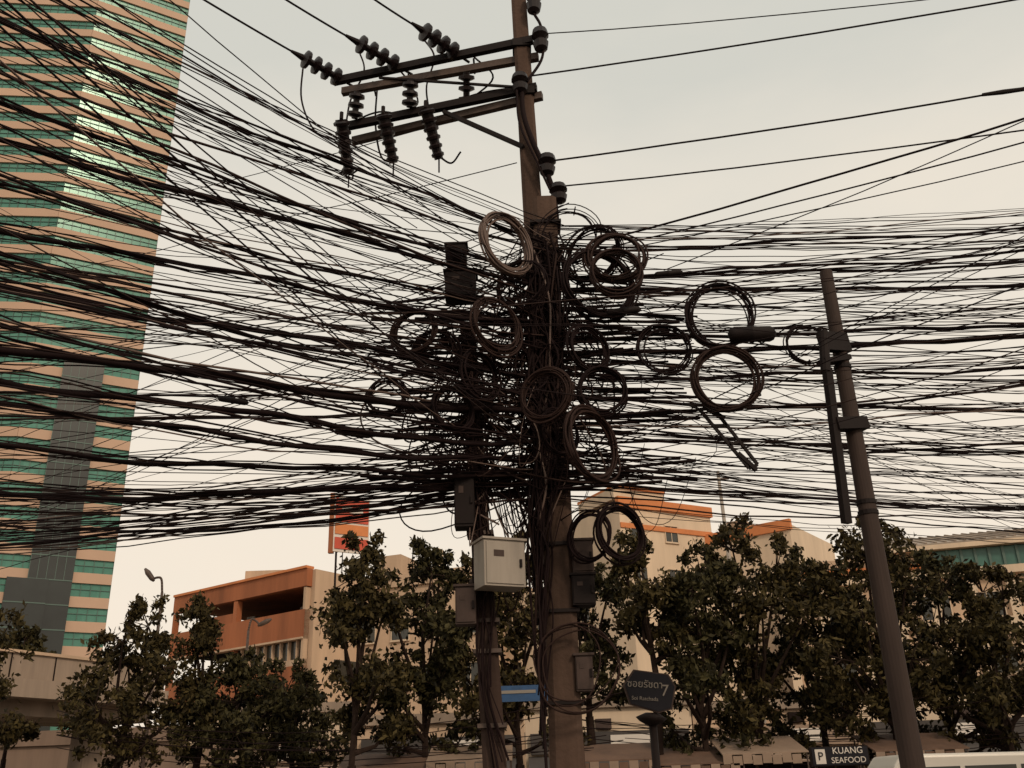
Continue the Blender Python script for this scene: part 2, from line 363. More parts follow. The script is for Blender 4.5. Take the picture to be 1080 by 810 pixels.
# street stalls along the far kerb
for (px,wd,zc_,mm) in ((420,2.6,2.45,m_awnb),(505,2.2,2.6,m_awn),(640,2.8,2.5,m_awnb),(735,2.4,2.35,m_awnb),(800,2.2,2.55,m_awn),(965,2.4,2.5,m_awnb)):
    x=P(px,800,27.0).x+U(-.2,.2); mb=MB('street_stall',[mm]); y0,y1=25.9,27.6
    xa,xb=x-wd/2,x+wd/2
    mb.quadbox([(xa,y0,zc_-.25),(xb,y0,zc_-.25),(xb,y1,zc_+.2),(xa,y1,zc_+.2),(xa,y0,zc_-.22),(xb,y0,zc_-.22),(xb,y1,zc_+.23),(xa,y1,zc_+.23)],mm)
    for k in range(int(wd/.25)):
        mb.box((xa+.125+k*.25,y0-.012,zc_-.36-.03*(k%2)),(.115,0,0),(0,.008,0),(0,0,.11),mm if k%2 else m_awn)
    for xx in (xa+.05,xb-.05):
        for yy,zz in ((y0+.05,zc_-.25),(y1-.05,zc_+.18)): mb.cyl((xx,yy,0),(xx,yy,zz),.02,.02,m_steel,6)
    mb.abox(xa+.2,xb-.2,y0+.4,y1-.3,.75,.82,m_steel); mb.abox(xa+.25,xb-.25,y0+.45,y0+.5,.1,.75,m_gbox)
    mb.abox(xa+.4,xa+1.0,y0+.5,y0+1.0,.82,1.35,m_box)
    mb.done()
# blue banner, on posts at the far kerb
mb=MB('shop_banner',[m_blue]); YB=25.2; a=P(516,741,YB); b=P(577,722,YB)
mb.box(((a.x+b.x)/2,YB,(a.z+b.z)/2),((b.x-a.x)/2,0,0),(0,.03,0),(0,0,(b.z-a.z)/2),m_blue)
mb.box(((a.x+b.x)/2,YB-.04,(a.z+b.z)/2+.04),((b.x-a.x)*.3,0,0),(0,.006,0),(0,0,(b.z-a.z)*.1),m_dim)
for x in (a.x+.1,b.x-.1): mb.cyl((x,YB+.1,-.12),(x,YB+.1,b.z),.03,.03,m_dsteel)
mb.done()

# billboard
mb=MB('billboard',[m_red]); a=P(350,584,52); b=P(387,524,52)
cxb=(a.x+b.x)/2+.1; zc=(a.z+b.z)/2; hx=Vector((.90,.55,0)); hzv=(b.z-a.z)/2; hz=Vector((0,0,hzv)); nb=Vector((hx.y,-hx.x,0)).normalized()
c0=Vector((cxb,52,zc))
mb.box(c0,hx,nb*.06,hz,m_wtxt)
mb.box(c0+nb*.09+Vector((0,0,hzv*.48)),hx*.93,nb*.02,Vector((0,0,hzv*.42)),m_red)
mb.box(c0+nb*.09-Vector((0,0,hzv*.2)),hx*.93,nb*.02,Vector((0,0,hzv*.18)),m_orangel)
mb.box(c0+nb*.12+Vector((0,0,hzv*.5)),hx*.6,nb*.012,Vector((0,0,hzv*.1)),m_wtxt)
mb.box(c0+nb*.09-Vector((0,0,hzv*.7)),hx*.93,nb*.02,Vector((0,0,hzv*.2)),m_red)
lft=c0-hx
mb.beam(lft-hz*1.05+Vector((-.1,.1,0)),lft+hz*1.08+Vector((-.1,.1,0)),.28,.28,m_orange)
for t in (-.7,.7):
    p=c0+hx*t-nb*.25; mb.beam(Vector((p.x,p.y,10)),p+hz,.1,.1,m_dsteel)
for k in range(5):
    za=c0.z-hz.z-4+k*1; mb.beam((c0-hx*.7-nb*.25).xy.to_3d()+Vector((0,0,za)),(c0+hx*.7-nb*.25).xy.to_3d()+Vector((0,0,za+1)),.05,.05,m_dsteel)
mb.done()

# elevated road
mb=MB('elevated_road',[m_conb]); zt=7.4
A=PZ(-220,662,zt); B=PZ(175,706,zt); 
f=Fac(mb,A,B); Lb=f.L
f.b(0,Lb,zt-1.0,zt,-.25,0,m_conb); f.b(0,Lb,zt,zt+.12,-.35,.1,m_cream)
f.b(0,Lb,zt-1.7,zt-1.0,-6,.35,m_conb); f.b(0,Lb,zt-2.3,zt-1.7,-5,-.8,m_conb)
f.b(0,Lb,zt-1,zt,-6,-5.75,m_conb)
for i in range(int(Lb/2)):
    f.b(i*2,i*2+.05,zt-.95,zt-.02,0,.03,m_dark)
for px in (28,-150):
    pc=PZ(px,690,zt); u=(Vector((pc.x,pc.y,0))-f.p0).dot(f.d)
    f.b(u-.55,u+.55,0,zt-3.1,-3.6,-2.4,m_conb)
    def qq(u_,z_,d_): return f.p0+f.d*u_+f.n*d_+Vector((0,0,z_))
    mb.quadbox([qq(u-.6,zt-3.1,-3.7),qq(u+.6,zt-3.1,-3.7),qq(u+.6,zt-3.1,-2.3),qq(u-.6,zt-3.1,-2.3),qq(u-1.1,zt-2.32,-5.2),qq(u+1.1,zt-2.32,-5.2),qq(u+1.1,zt-2.32,-.5),qq(u-1.1,zt-2.32,-.5)],m_conb)
u=Lb-1.5; f.b(u-.5,u+.5,0,zt-2.3,-3.4,-2.4,m_conb)
mb.done()

def lamp(px,pyt,Y,arm,pxa,pya):
    mb=MB('street_lamp',[m_steel]); t=P(px,pyt,Y); e_=P(pxa,pya,Y)
    mb.cyl((t.x,Y,0),t,.10,.06,m_steel)
    pts=catmull([t,t+(e_-t)*.2+Vector((0,0,.45)),t+(e_-t)*.6+Vector((0,0,.3)),e_],5)
    for i in range(len(pts)-1): mb.cyl(pts[i],pts[i+1],.05,.05,m_steel,8)
    dd=(e_-t).normalized(); mb.lathe(e_-dd*.1,e_+dd*.6,[(0,.05),(.2,.11),(.7,.12),(1,.05)],m_steel,10)
    mb.cyl((t.x,Y,0),(t.x,Y,.5),.17,.15,m_steel)
    mb.done(True)
lamp(171,625,40,1,161,611); lamp(262,665,46,1,274,659); 
mb=MB('utility_pole',[m_conc]); t=P(757,497,45); mb.cyl((t.x+.1,45,0),t,.15,.08,m_box); mb.beam(t+Vector((-.5,0,-.4)),t+Vector((.5,0,-.4)),.06,.08,m_steel); mb.done(True)

# ---------------- trees
def tree(px,top,Y,wpx,bot=790,nl=8,dens=1.0,seed=0,lm=m_leaf,size=.095,fill=.82):
    random.seed(seed); base=P(px,790,Y); X=base.x
    zt=P(px,top,Y).z; zb=P(px,bot,Y).z; R=wpx/2*Y/1000*1.1
    mb=MB('tree',[m_bark,lm])
    base=Vector((X,Y,-.02)); lean=Vector((U(-.35,.35),U(-.2,.2),0))
    fork=base+lean+Vector((0,0,max(1.8,zb*.9)))
    tr=.11+R*.03
    mb.lathe(base,base+(fork-base)*.12,[(0,tr*1.5),(1,tr)],m_bark,9); mb.cyl(base+(fork-base)*.12,fork,tr,tr*.75,m_bark,9)
    Hc=zt-zb
    lobes=[(Vector((X+U(-.25,.25)*R,Y,zt-Hc*.13)),min(R*.45,Hc*.15)),(Vector((X+U(-.2,.2)*R,Y+U(-.2,.2)*R,zb+Hc*.6)),R*.55),(Vector((X+U(-.3,.3)*R,Y+U(-.2,.2)*R,zb+Hc*.3)),R*.55)]
    for i in range(nl):
        h=(i+.5)/nl*.86+U(-.06,.06); a=i*2.4+U(-.6,.6); wd=math.sin(math.pi*min(.95,max(.16,h*.74+.22)))**.6
        rr=R*wd*U(.5,.95); lobes.append((Vector((X+math.cos(a)*rr,Y+math.sin(a)*rr*.8,zb+Hc*h)),R*U(.25,.46)))
    for (c,lr) in lobes:
        c=Vector(c); t=min(1,max(0,(c.z-fork.z)/(zt-fork.z)))
        src=Vector((fork.x+(X-fork.x)*t*.5,fork.y,fork.z+(c.z-fork.z)*.35)) if c.z>fork.z else fork
        mid=(src*.5+c*.5)+Vector((U(-.2,.2),U(-.2,.2),-.2*lr))
        if (src-fork).length>.05: mb.cyl(fork,src,tr*.6,tr*.45,m_bark,6)
        mb.cyl(src,mid,.075,.05,m_bark,6); mb.cyl(mid,c,.05,.025,m_bark,5)
        ncl=max(7,int(13*(lr/.8)**1.7*fill))
        tips=[]
        for k in range(ncl):
            dv=Vector((random.gauss(0,1),random.gauss(0,1),random.gauss(0,.75))).normalized()*lr*(.25+.95*rnd()**.7)
            tips.append((c+dv,U(.18,.42)))
        if c.z>zb+Hc*.6:
            for k in range(2):
                dv=Vector((U(-.7,.7),U(-.4,.4),1)).normalized()*lr*U(1.05,1.35); tips.append((c+dv,.17)); tips.append((c+dv*.8,.22))
        for (tp_,crr) in tips:
            mb.cyl(c+(tp_-c)*.05,tp_,.022,.007,m_bark,4)
            for _ in range(int(225*crr*dens)):
                d=Vector((random.gauss(0,1),random.gauss(0,1),random.gauss(0,.8)))
                d=d.normalized()*crr*(rnd()**.5)*(1+.4*random.gauss(0,.6))
                p=tp_+d; a=Vector((random.gauss(0,1),random.gauss(0,1),random.gauss(0,.6))).normalized()
                b=a.orthogonal().normalized(); b.rotate(Matrix.Rotation(U(0,6.28),3,a))
                s=size*U(.6,1.35); n=len(mb.v); cxn=a.cross(b)
                mb.v+=[tuple(p-b*s),tuple(p+cxn*s*.48+a*s*.12),tuple(p+b*s),tuple(p-cxn*s*.48+a*s*.12)]
                mb.f.append((n,n+1,n+2,n+3)); mb.m.append(1)
    me=bpy.data.meshes.new('tree'); me.from_pydata(mb.v,[],mb.f)
    for m in mb.mats: me.materials.append(m)
    me.polygons.foreach_set('material_index',mb.m)
    o=bpy.data.objects.new('tree',me); S.collection.objects.link(o)
tree(132,642,30,124,800,8,1.0,1,fill=.7); tree(199,628,31,42,760,4,.8,2,fill=.65)
tree(245,700,31,130,805,7,1,3,m_leaf2); tree(307,716,33,104,805,6,1,33,m_leaf2)
tree(380,562,26,88,795,8,1.05,4,fill=.95); tree(445,580,27,112,795,9,1.0,5,m_leaf2,fill=.9)
tree(540,568,28,120,795,9,1.0,6); tree(628,598,29,96,740,7,.9,7,m_leaf2,fill=.75); tree(690,570,27,78,690,5,.9,77,fill=.75)
tree(745,584,27,116,795,9,1.0,17,m_leaf2); tree(812,551,27.5,116,795,10,1.0,8,fill=.9); tree(872,590,29,124,795,9,1.0,9,m_leaf2)
tree(946,556,27,140,795,11,1.0,10); tree(1008,586,28.5,112,795,8,1.0,11,m_leaf2); tree(1068,600,27,122,798,9,1.0,12)
tree(1180,590,28,150,790,8,.8,14); tree(-70,640,30,150,785,7,.8,15)
tree(8,655,48,60,790,5,1,16,m_leaf2,.16)
random.seed(99)

# ---------------- poles
def taper_pole(mb,p0,p1,w0,w1,m,dr=0.8,ch=.18):
    p0=Vector(p0);p1=Vector(p1); b=len(mb.v); i=mb.mi(m)
    def ring(c,w):
        h=w/2; k=h*(1-ch*2)
        return [(c.x+x,c.y+y*dr,c.z) for x,y in ((-h,-k),(-k,-h),(k,-h),(h,-k),(h,k),(k,h),(-k,h),(-h,k))]
    mb.v+=ring(p0,w0)+ring(p1,w1)
    for k in range(8):
        k2=(k+1)%8; mb.f.append((b+k,b+k2,b+8+k2,b+8+k)); mb.m.append(i)
    mb.f.append(tuple(b+k for k in reversed(range(8)))); mb.m.append(i); mb.f.append(tuple(b+8+k for k in range(8))); mb.m.append(i)
def polept(pxb,pyb,pxt,pyt,Y,z):
    a=P(pxb,pyb,Y); b=P(pxt,pyt,Y); t=(z-a.z)/(b.z-a.z); return a+(b-a)*t
YM=10.0
mp_=lambda z: polept(598,810,574,212,YM,z)
zt_m=P(574,212,YM).z
mb=MB('concrete_pole',[m_conc]); taper_pole(mb,mp_(-.1),mp_(zt_m),.345,.29,m_conc)
for z in (2.4,3.3,4.0,5.2,6.6,7.6,8.0): 
    c=mp_(z); mb.box(c,(.19,0,0),(0,.155,0),(0,0,.018),m_dsteel)
mb.done()
YT=10.38
tp=lambda z: polept(601,810,553,90,YT,z)
pole=empty('power_pole')
mb=MB('shaft',[m_conc]); taper_pole(mb,tp(-.1),tp(14.2),.33,.19,m_conc)
mb.done(parent=pole)
ztop=P(548,50,YT).z
arm=MB('crossarms',[m_steel])
zA=ztop; zB=P(556,100,YT).z
def armb(x0,y0,x1,y1,z,w,h,m): arm.beam(PZ(x0,y0,z),PZ(x1,y1,z),w,h,m)
armb(352,86,562,42,zA+.02,.08,.11,m_dsteel); armb(361,97,568,60,zA-.2,.08,.11,m_steel)
armb(362,134,566,92,zB+.06,.08,.11,m_dsteel); armb(372,149,572,101,zB-.06,.08,.11,m_steel)
a=PZ(468,118,zB-.06); arm.beam(a,P(552,155,YT-.12),.06,.05,m_dsteel)
arm.beam(PZ(400,82,zA-.1),P(546,92,YT-.1),.03,.03,m_dsteel)
for t in ((432,80),(395,88),(500,64)): 
    p=PZ(t[0],t[1],zA); arm.cyl(p-Vector((0,.15,.1)),p+Vector((0,.15,-.1)),.015,.015,m_dsteel,6)
for z in (zA,zB): arm.box(tp(z),(.13,0,0),(0,.12,0),(0,0,.06),m_dsteel)
arm.done(parent=pole)
def ribs(n,r,rc=.4):
    pr=[(0,r*rc)]
    for i in range(n):
        t0=(i+.15)/n; pr+=[(t0,r*rc),(t0+.2/n,r),(t0+.5/n,r*.95),(t0+.6/n,r*rc)]
    pr.append((1,r*rc)); return pr
ins=MB('insulators',[m_ins])
strain=[((318,60),(360,84),(225,-2)),((376,44),(420,70),(311,-2)),((444,31),(482,57),(402,-3))]
pw=curve_obj('line_wires',m_black,pole,1)
for s_,e_,o_ in strain:
    a=PZ(s_[0],s_[1],zA+.12); b=PZ(e_[0],e_[1],zA+.08); ins.lathe(a,b,ribs(4,.135,.35),m_ins,14)
    ins.cyl(b,b+(b-a)*.35,.02,.02,m_dsteel,6)
    far=PZ(o_[0],o_[1],zA+.3); d=far-a; ins.cyl(a,a+(a-b)*.25,.045,.02,m_dsteel,8)
    pts=[a+d*(k*.25)+Vector((0,0,-.006*k*(24-k)*.25)) for k in range(25)]
    addpoly(pw,pts,.015)
for (xa,ya,xb,yb) in ((360,126,368,184),(404,120,415,172),(449,114,463,168)):
    a=PZ(xa,ya,zB-.05); b=PZ(xb,yb,zB-.62); ins.lathe(a,b,[(t,r*(1-.3*t)) for t,r in ribs(6,.125,.7)],m_ins,14)
    ins.cyl(b,b+Vector((0,0,-.22)),.012,.012,m_dsteel,6)
    ins.cyl(a,a+Vector((0,0,.12)),.03,.03,m_dsteel,6)
for (xa,ya,xb,yb) in ((374,125,377,97),(432,113,433,85),(492,110,492,76)):
    a=PZ(xa,ya,zB+.1); b=PZ(xb,yb,zB+.45); ins.lathe(a,b,ribs(3,.115,.4),m_ins,14)
for (xa,ya,xb,yb) in ((563,-12,563,14),(569,30,571,54),(577,163,577,185),(588,194,590,214),(548,78,549,98)):
    a=P(xa,ya,YT-.2); b=P(xb,yb,YT-.2); ins.lathe(a,b,[(0,.05),(.1,.10),(.35,.12),(.5,.06),(.65,.11),(.9,.09),(1,.04)],m_ins,12)
ins.done(parent=pole)
def pxline(cu,pts,r,Y=None,n=7):
    addpoly(cu,catmull([P(a,b,c if c else YT) for a,b,c in pts],n),r)
for pts in ([(320,66,11.6),(318,105,11.5),(332,138,11.4),(355,150,11.4),(366,182,11.3),(380,178,11.3)],
            [(378,52,11.4),(384,75,11.4),(370,105,11.4),(365,130,11.3)],
            [(398,90,11.2),(396,130,11.1),(402,165,11.1),(416,172,11.1)],
            [(446,40,11.2),(458,60,11),(450,90,11),(452,115,11)],
            [(463,165,10.9),(476,172,10.9),(486,160,10.8)],
            [(420,72,11.2),(432,88,11.2),(440,110,11.1),(412,122,11.1)],
            [(365,132,11.3),(400,118,11.2),(440,122,11.1),(500,100,10.9),(545,92,10.5)],
            [(360,180,11.2),(372,188,11.2),(368,150,11.2)],
            [(500,60,10.8),(520,82,10.7),(492,108,10.8)]):
    pxline(pw,pts,.014)
thick=[(550,85,YT-.2),(552,120,YT-.2),(562,150,YT-.2),(575,178,YT-.2),(584,205,YT-.2),(588,240,YT-.25)]
pxline(pw,thick,.036); pxline(pw,[(563,14,YT-.2),(571,30,YT-.2),(572,60,YT-.2),(556,86,YT-.2)],.02)
pxline(pw,[(545,95,YT-.25),(548,130,YT-.25),(566,170,YT-.25),(580,200,YT-.25)],.016)
def span(cu,B,A,k,sag,r,n=26,wob=.012):
    tA=1/k; zF=B.z+(A.z-B.z+4*sag*tA*(1-tA))/tA
    Fp=B+(A-B)*k; ph=rnd()*6; out=[]; w1=U(.4,1.8)
    for i in range(n+1):
        t=i/n; p=B+(Fp-B)*t; z=B.z+(zF-B.z)*t-4*sag*t*(1-t)
        out.append(Vector((p.x,p.y+wob*math.sin(ph*2+t*17),z+w1*wob*math.sin(ph+t*23)+wob*.6*math.sin(ph*3+t*61))))
    addpoly(cu,out,r)
for (x0,y0,x1,y1,r) in ((571,36,965,1,.008),(560,80,1080,-2,.012),(578,170,1045,99,.012),(590,197,1080,137,.010),(640,252,1080,125,.013),(600,270,1080,150,.009),(660,262,1080,170,.007),(700,285,1080,128,.006)):
    B=P(x0,y0,YT-.2); z=B.z+ (-.05 if y0<230 else .25); A=PZ(x1,y1,z)
    span(pw,B,A,2.6,.25,r,wob=.003)
ins2=MB('line_clamp',[m_dsteel]); A2=PZ(1080,94,P(578,170,YT-.2).z-.05); B2=PZ(1036,100,P(578,170,YT-.2).z-.05); ins2.cyl(B2,B2+(A2-B2)*.5,.02,.03,m_dsteel,8); ins2.cyl(B2+(A2-B2)*.5,A2,.03,.025,m_dsteel,8); ins2.done(parent=pole)

YL=9.8
lp=lambda z: polept(522,810,493,342,YL,z); ztl=P(493,342,YL).z
mb=MB('telecom_pole',[m_conc2]); taper_pole(mb,lp(-.1),lp(ztl),.25,.17,m_conc2)
for z in (2.2,2.9,3.2,3.6,4.1,4.6,5.4): mb.box(lp(z),(.14,0,0),(0,.12,0),(0,0,.02),m_steel)
mb.done()
def bxobj(name,px0,py0,px1,py1,Y,dep,m,lid=True,yaw=0.0):
    a=P(px0,py1,Y); b=P(px1,py0,Y); c=Vector(((a.x+b.x)/2,Y,(a.z+b.z)/2)); hx=(b.x-a.x)/2; hz=(b.z-a.z)/2
    mb=MB(name,[m]); R_=Matrix.Rotation(yaw,3,'Z'); X_=R_@Vector((1,0,0)); Y_=R_@Vector((0,1,0))
    hx=(hx-dep/2*abs(math.sin(yaw)))/max(.5,math.cos(yaw))
    mb.box(c,X_*hx,Y_*dep/2,Vector((0,0,hz)),m)
    if lid:
        mb.box(c+Vector((0,0,hz+.012)),X_*(hx+.02),Y_*(dep/2+.02),Vector((0,0,.012)),m)
        mb.box(c-Y_*(dep/2+.006),X_*(hx*.9),Y_*.006,Vector((0,0,hz*.9)),m)
        mb.box(c-Y_*(dep/2+.02)+X_*hx*.75,X_*.012,Y_*.012,Vector((0,0,.04)),m_dsteel)
        mb.box(c-Y_*(dep/2+.0145)-X_*hx*.3+Vector((0,0,hz*.4)),X_*hx*.25,Y_*.002,Vector((0,0,hz*.14)),m_gbox)
    for sx_ in (-.5,.5): mb.box(c+Y_*(dep/2+.03)+Vector((0,0,hz*sx_)),X_*(hx*.9),Y_*.03,Vector((0,0,.015)),m_steel)
    o=mb.done()
    bv=o.modifiers.new('b','BEVEL'); bv.width=.006; bv.segments=2; bv.limit_method='ANGLE'
bxobj('meter_box',500,572,553,622,9.45,.28,m_box,True,math.radians(24))
bxobj('junction_box',481,620,502,660,9.6,.18,m_gbox); bxobj('junction_box',480,503,500,558,9.55,.2,m_dsteel)
bxobj('junction_box',604,572,624,606,9.9,.2,m_gbox); bxobj('junction_box',604,608,626,640,9.9,.2,m_dsteel)
bxobj('junction_box',608,692,624,730,9.9,.16,m_gbox); bxobj('junction_box',471,262,492,280,9.6,.2,m_dsteel)
bxobj('junction_box',470,290,502,318,9.6,.22,m_dsteel)
YR=8.7
rp_=lambda z: polept(963,810,871,287,YR,z); ztr=P(871,287,YR).z
mb=MB('steel_pole',[m_steelp]); mb.lathe(rp_(-.1),rp_(ztr),[(0,.115),(.02,.115),(1,.065)],m_steelp,20)
for z in (3.9,4.0,5.4,5.5): c=rp_(z); mb.lathe(c-Vector((0,0,.02)),c+Vector((0,0,.02)),[(0,.118-z*.006),(1,.118-z*.006)],m_dsteel,16)
mb.beam(P(872,388,YR-.2),P(893,552,YR-.12),.085,.06,m_dsteel)
mb.beam(P(866,360,YR-.2),P(893,362,YR),.08,.2,m_dsteel); mb.beam(P(866,382,YR-.2),P(893,378,YR),.12,.05,m_dsteel)
mb.beam(P(880,448,YR-.15),P(912,447,YR-.02),.12,.12,m_dsteel); mb.cyl(P(868,350,YR-.2),P(871,392,YR-.2),.05,.05,m_dsteel,10)
mb.done()

# ---------------- cables
cb=[curve_obj('telecom_cables',m_black),curve_obj('telecom_cables',m_brown),curve_obj('telecom_cables',m_grey)]
def pick(): 
    r=rnd(); return cb[0] if r<.72 else (cb[1] if r<.95 else cb[2])
def attach(py):
    if rnd()<.35 and py>345: return P(U(488,508),py,YL-.12)
    return P(U(560,598),py,YM-.2+U(-.1,.1))
def ycurve(t): return -90+650*(t**.78)
for i in range(27):
    y0=ycurve((i+U(-.5,.5)+.5)/27); off=U(-55,42)*(.6 if y0<60 else 1)
    nW=random.choice((1,2,3,4,6,8)); hh=U(-.7,.15); spr=U(2,11); sg_=U(.05,.9)
    for j in range(nW):
        ya=y0+random.gauss(0,spr); yb=272+.42*ya+off+random.gauss(0,spr*1.8); yb=min(525,max(238,yb))
        B=attach(yb); A=PZ(-20,ya,B.z+hh+U(-.08,.08),20)
        span(pick(),B,A,U(2.2,2.8),max(.05,sg_+U(-.18,.18)),random.choice((.0035,.004,.005,.006,.008,.012)),wob=.018)
for i in range(42):
    ya=U(-60,585); yb=U(245,520); B=attach(yb); A=PZ(-20,ya,B.z+U(-1.0,.2),22)
    span(pick(),B,A,2.5,U(.1,1.0),U(.003,.006),wob=.02)
for (ya,yb,r) in ((362,440,.036),(395,470,.028),(140,300,.024),(98,292,.016),(235,345,.022),(300,395,.026),(420,488,.024),(465,497,.022),(520,505,.028),(190,330,.014),(575,515,.018),(15,255,.013),(270,420,.016)):
    B=P(575,yb,YM-.25); A=PZ(-20,ya,B.z-.25,20); sg_=U(.25,.8)
    span(cb[0],B,A,2.5,sg_,r,n=40,wob=.028)
    for j in range(4):
        B2=B+Vector((0,U(-.05,.05),U(-.06,.06))); A2=PZ(-20,ya+U(-6,6),B.z-.25,20); span(pick(),B2,A2,2.5,sg_+U(-.08,.08),.007,n=40,wob=.03)
for i in range(32):
    ya=U(500,585); yb=U(478,522); B=P(U(480,600),yb,YM+U(-.3,.3)); A=PZ(-20,ya,B.z-U(.1,.6),20)
    span(pick(),B,A,2.4,U(.3,1.1),U(.004,.010),wob=.02)
for (x0,y0,x1,y1) in ((0,300,545,170),(0,470,600,215),(0,395,560,235),(120,420,620,240),(0,560,480,330),(0,545,700,268),(0,600,500,450),(0,250,545,110),(0,505,560,290),(0,340,440,480),(0,220,480,480)):
    B=P(x1,y1,YT); A=P(x0,y0,U(16,22)); span(cb[0],B,A,1.8,.2,.007)
for (x0,y0,x1,y1) in ((200,20,470,235),(190,45,560,260),(60,0,440,240),(20,0,520,300),(120,0,500,250),(190,75,500,265)):
    B=P(x1,y1,YM); A=PZ(x0,y0,B.z-.2); span(cb[0],B,A,3,.25,.006)
for i in range(34):
    y1=222+345*((i+U(-.5,.5))/33); off=U(-34,34); hh=U(-.4,.2)
    for j in range(random.choice((1,2,3,4,5))):
        ya=y1+random.gauss(0,5); yb=252+.78*(ya-225)+off+random.gauss(0,10); yb=min(530,max(238,yb))
        B=P(U(565,600),yb,YM-.15+U(-.1,.1)); A=PZ(1100,ya,B.z+hh,19)
        span(pick(),B,A,U(2.0,2.6),U(.05,.7),random.choice((.0035,.004,.005,.006,.009)),wob=.016)
for i in range(38):
    ya=U(222,575); yb=U(245,525); B=P(U(520,600),yb,YM+U(-.2,.2)); A=PZ(1100,ya,B.z+U(-.5,.3),19)
    span(pick(),B,A,2.3,U(.1,.8),U(.003,.006))
for (ya,yb,r) in ((352,372,.026),(340,352,.020),(300,305,.018),(275,292,.015),(432,420,.018),(262,290,.014),(385,395,.016),(470,462,.014),(538,505,.016),(238,262,.013),(405,440,.014)):
    B=P(590,yb,YM-.25); A=PZ(1100,ya,B.z,17); span(cb[0],B,A,2.3,U(.15,.4),r,wob=.022)
    for j in range(2): span(pick(),B+Vector((0,0,U(-.05,.05))),PZ(1100,ya+U(-5,5),B.z,17),2.3,U(.15,.4),.007,wob=.02)
for i in range(20):
    ya=U(180,560); yb=U(230,540); A=PZ(-20,ya,U(5,7),16); B=PZ(1100,yb,U(5,7),16)
    span(pick(),B+(B-A)*.6,A+(A-B)*.3,1.2,U(.1,.6),U(.003,.006),n=40)

# tangle near poles
tg=empty('cable_tangle'); tb=[curve_obj('strands',m_black,tg),curve_obj('strands_brown',m_brown,tg),curve_obj('strands_grey',m_grey,tg)]
def tpick():
    r=rnd(); return tb[0] if r<.74 else (tb[1] if r<.96 else tb[2])
for i in range(84):
    x0=random.gauss(568,13); y0=U(238,330); y1=random.choice((U(450,560),U(520,640),U(500,600),U(640,830))); pts=[]
    n=6; Y=YM-.28+U(-.12,.2)
    for k in range(n+1):
        t=k/n; y=y0+(y1-y0)*t; w_=20*math.sin(math.pi*min(1,t*1.3))+5; xc=572 if y<520 else 566+(y-520)*.03
        pts.append(P(x0*(1-t)+xc*t+random.gauss(0,w_*.6),y,Y+U(-.06,.06)))
    addpoly(tpick(),catmull(pts,5),U(.006,.016))
for i in range(34):
    pts=[]; y0=U(350,480); y1=U(500,820) if i%3==0 else U(470,560)
    for k in range(6):
        t=k/5; y=y0+(y1-y0)*t; xx=495+(y-342)*.062; pts.append(P(xx+random.gauss(0,8),y,YL-.16+U(-.05,.05)))
    addpoly(tpick(),catmull(pts,5),U(.005,.013))
def anchor():
    if rnd()<.4: y=U(350,515); return (495+(y-342)*.06+U(-8,8),y)
    return (574+U(-14,14),U(245,520))
for i in range(190):
    a=anchor(); b=anchor(); side=random.choice((-1,1)); ex=side*abs(random.gauss(0,55)); s=abs(random.gauss(0,42)); Y=YM-.2+U(-.4,.4); Y0=YM-.2
    m1=(a[0]*.7+b[0]*.3+ex,a[1]*.7+b[1]*.3+s*.7); m2=(a[0]*.3+b[0]*.7+ex,a[1]*.3+b[1]*.7+s)
    pts=[P(a[0],a[1],Y0),P(m1[0],m1[1],Y),P(m2[0],min(560,m2[1]),Y),P(b[0],b[1],Y0)]
    addpoly(tpick(),catmull(pts,8),random.choice((.004,.005,.006,.008,.010)))
for i in range(64):
    y0=U(295,518); slope=U(-.10,.05)
    pts=[P(U(380,450),y0-slope*120+U(-6,6),YM-.35+U(-.2,.2)),P(495,y0+U(-5,8),YL-.15),P(535,y0+U(0,14),YM-.2),P(575,y0+U(-6,6),YM-.22),P(U(640,740),y0+U(-12,12),YM-.3+U(-.2,.2))]
    addpoly(tb[0],catmull(pts,7),random.choice((.006,.008,.012,.018)))
for i in range(26):
    x0=U(500,545); x1=U(560,600); y0=U(440,530); s=U(30,130); Y=YM-.1+U(-.2,.2)
    pts=[P(x0,y0,Y),P(x0+(x1-x0)*.3,y0+s*.8,Y),P(x0+(x1-x0)*.6,y0+s,Y),P(x1,y0+U(0,30),Y)]
    addpoly(tpick(),catmull(pts,6),U(.004,.009))
for i in range(14):
    x0=U(450,690); y0=U(420,500); x1=x0+U(25,80); Y=YM+U(-.3,.3); s=U(15,60)
    addpoly(tpick(),catmull([P(x0,y0,Y),P(x0*.7+x1*.3,y0+s,Y),P(x0*.3+x1*.7,y0+s,Y),P(x1,y0+U(-10,10),Y)],6),.004)
lc=curve_obj('cable_coil',m_brown)
for (c,rx,ry,r) in (((608,705),43,50,.010),((600,702),34,42,.008),((612,708),40,44,.008),((606,700),44,40,.007)):
    ph=U(0,6)
    pts=[P(c[0]+rx*math.cos(a)*(1+.07*math.sin(3*a+ph)),c[1]+ry*math.sin(a)*(1+.04*math.sin(2*a+ph)),YM-.32+.05*math.sin(a+ph)) for a in np.linspace(0,6.1,36)]
    addpoly(lc,pts,r,True)

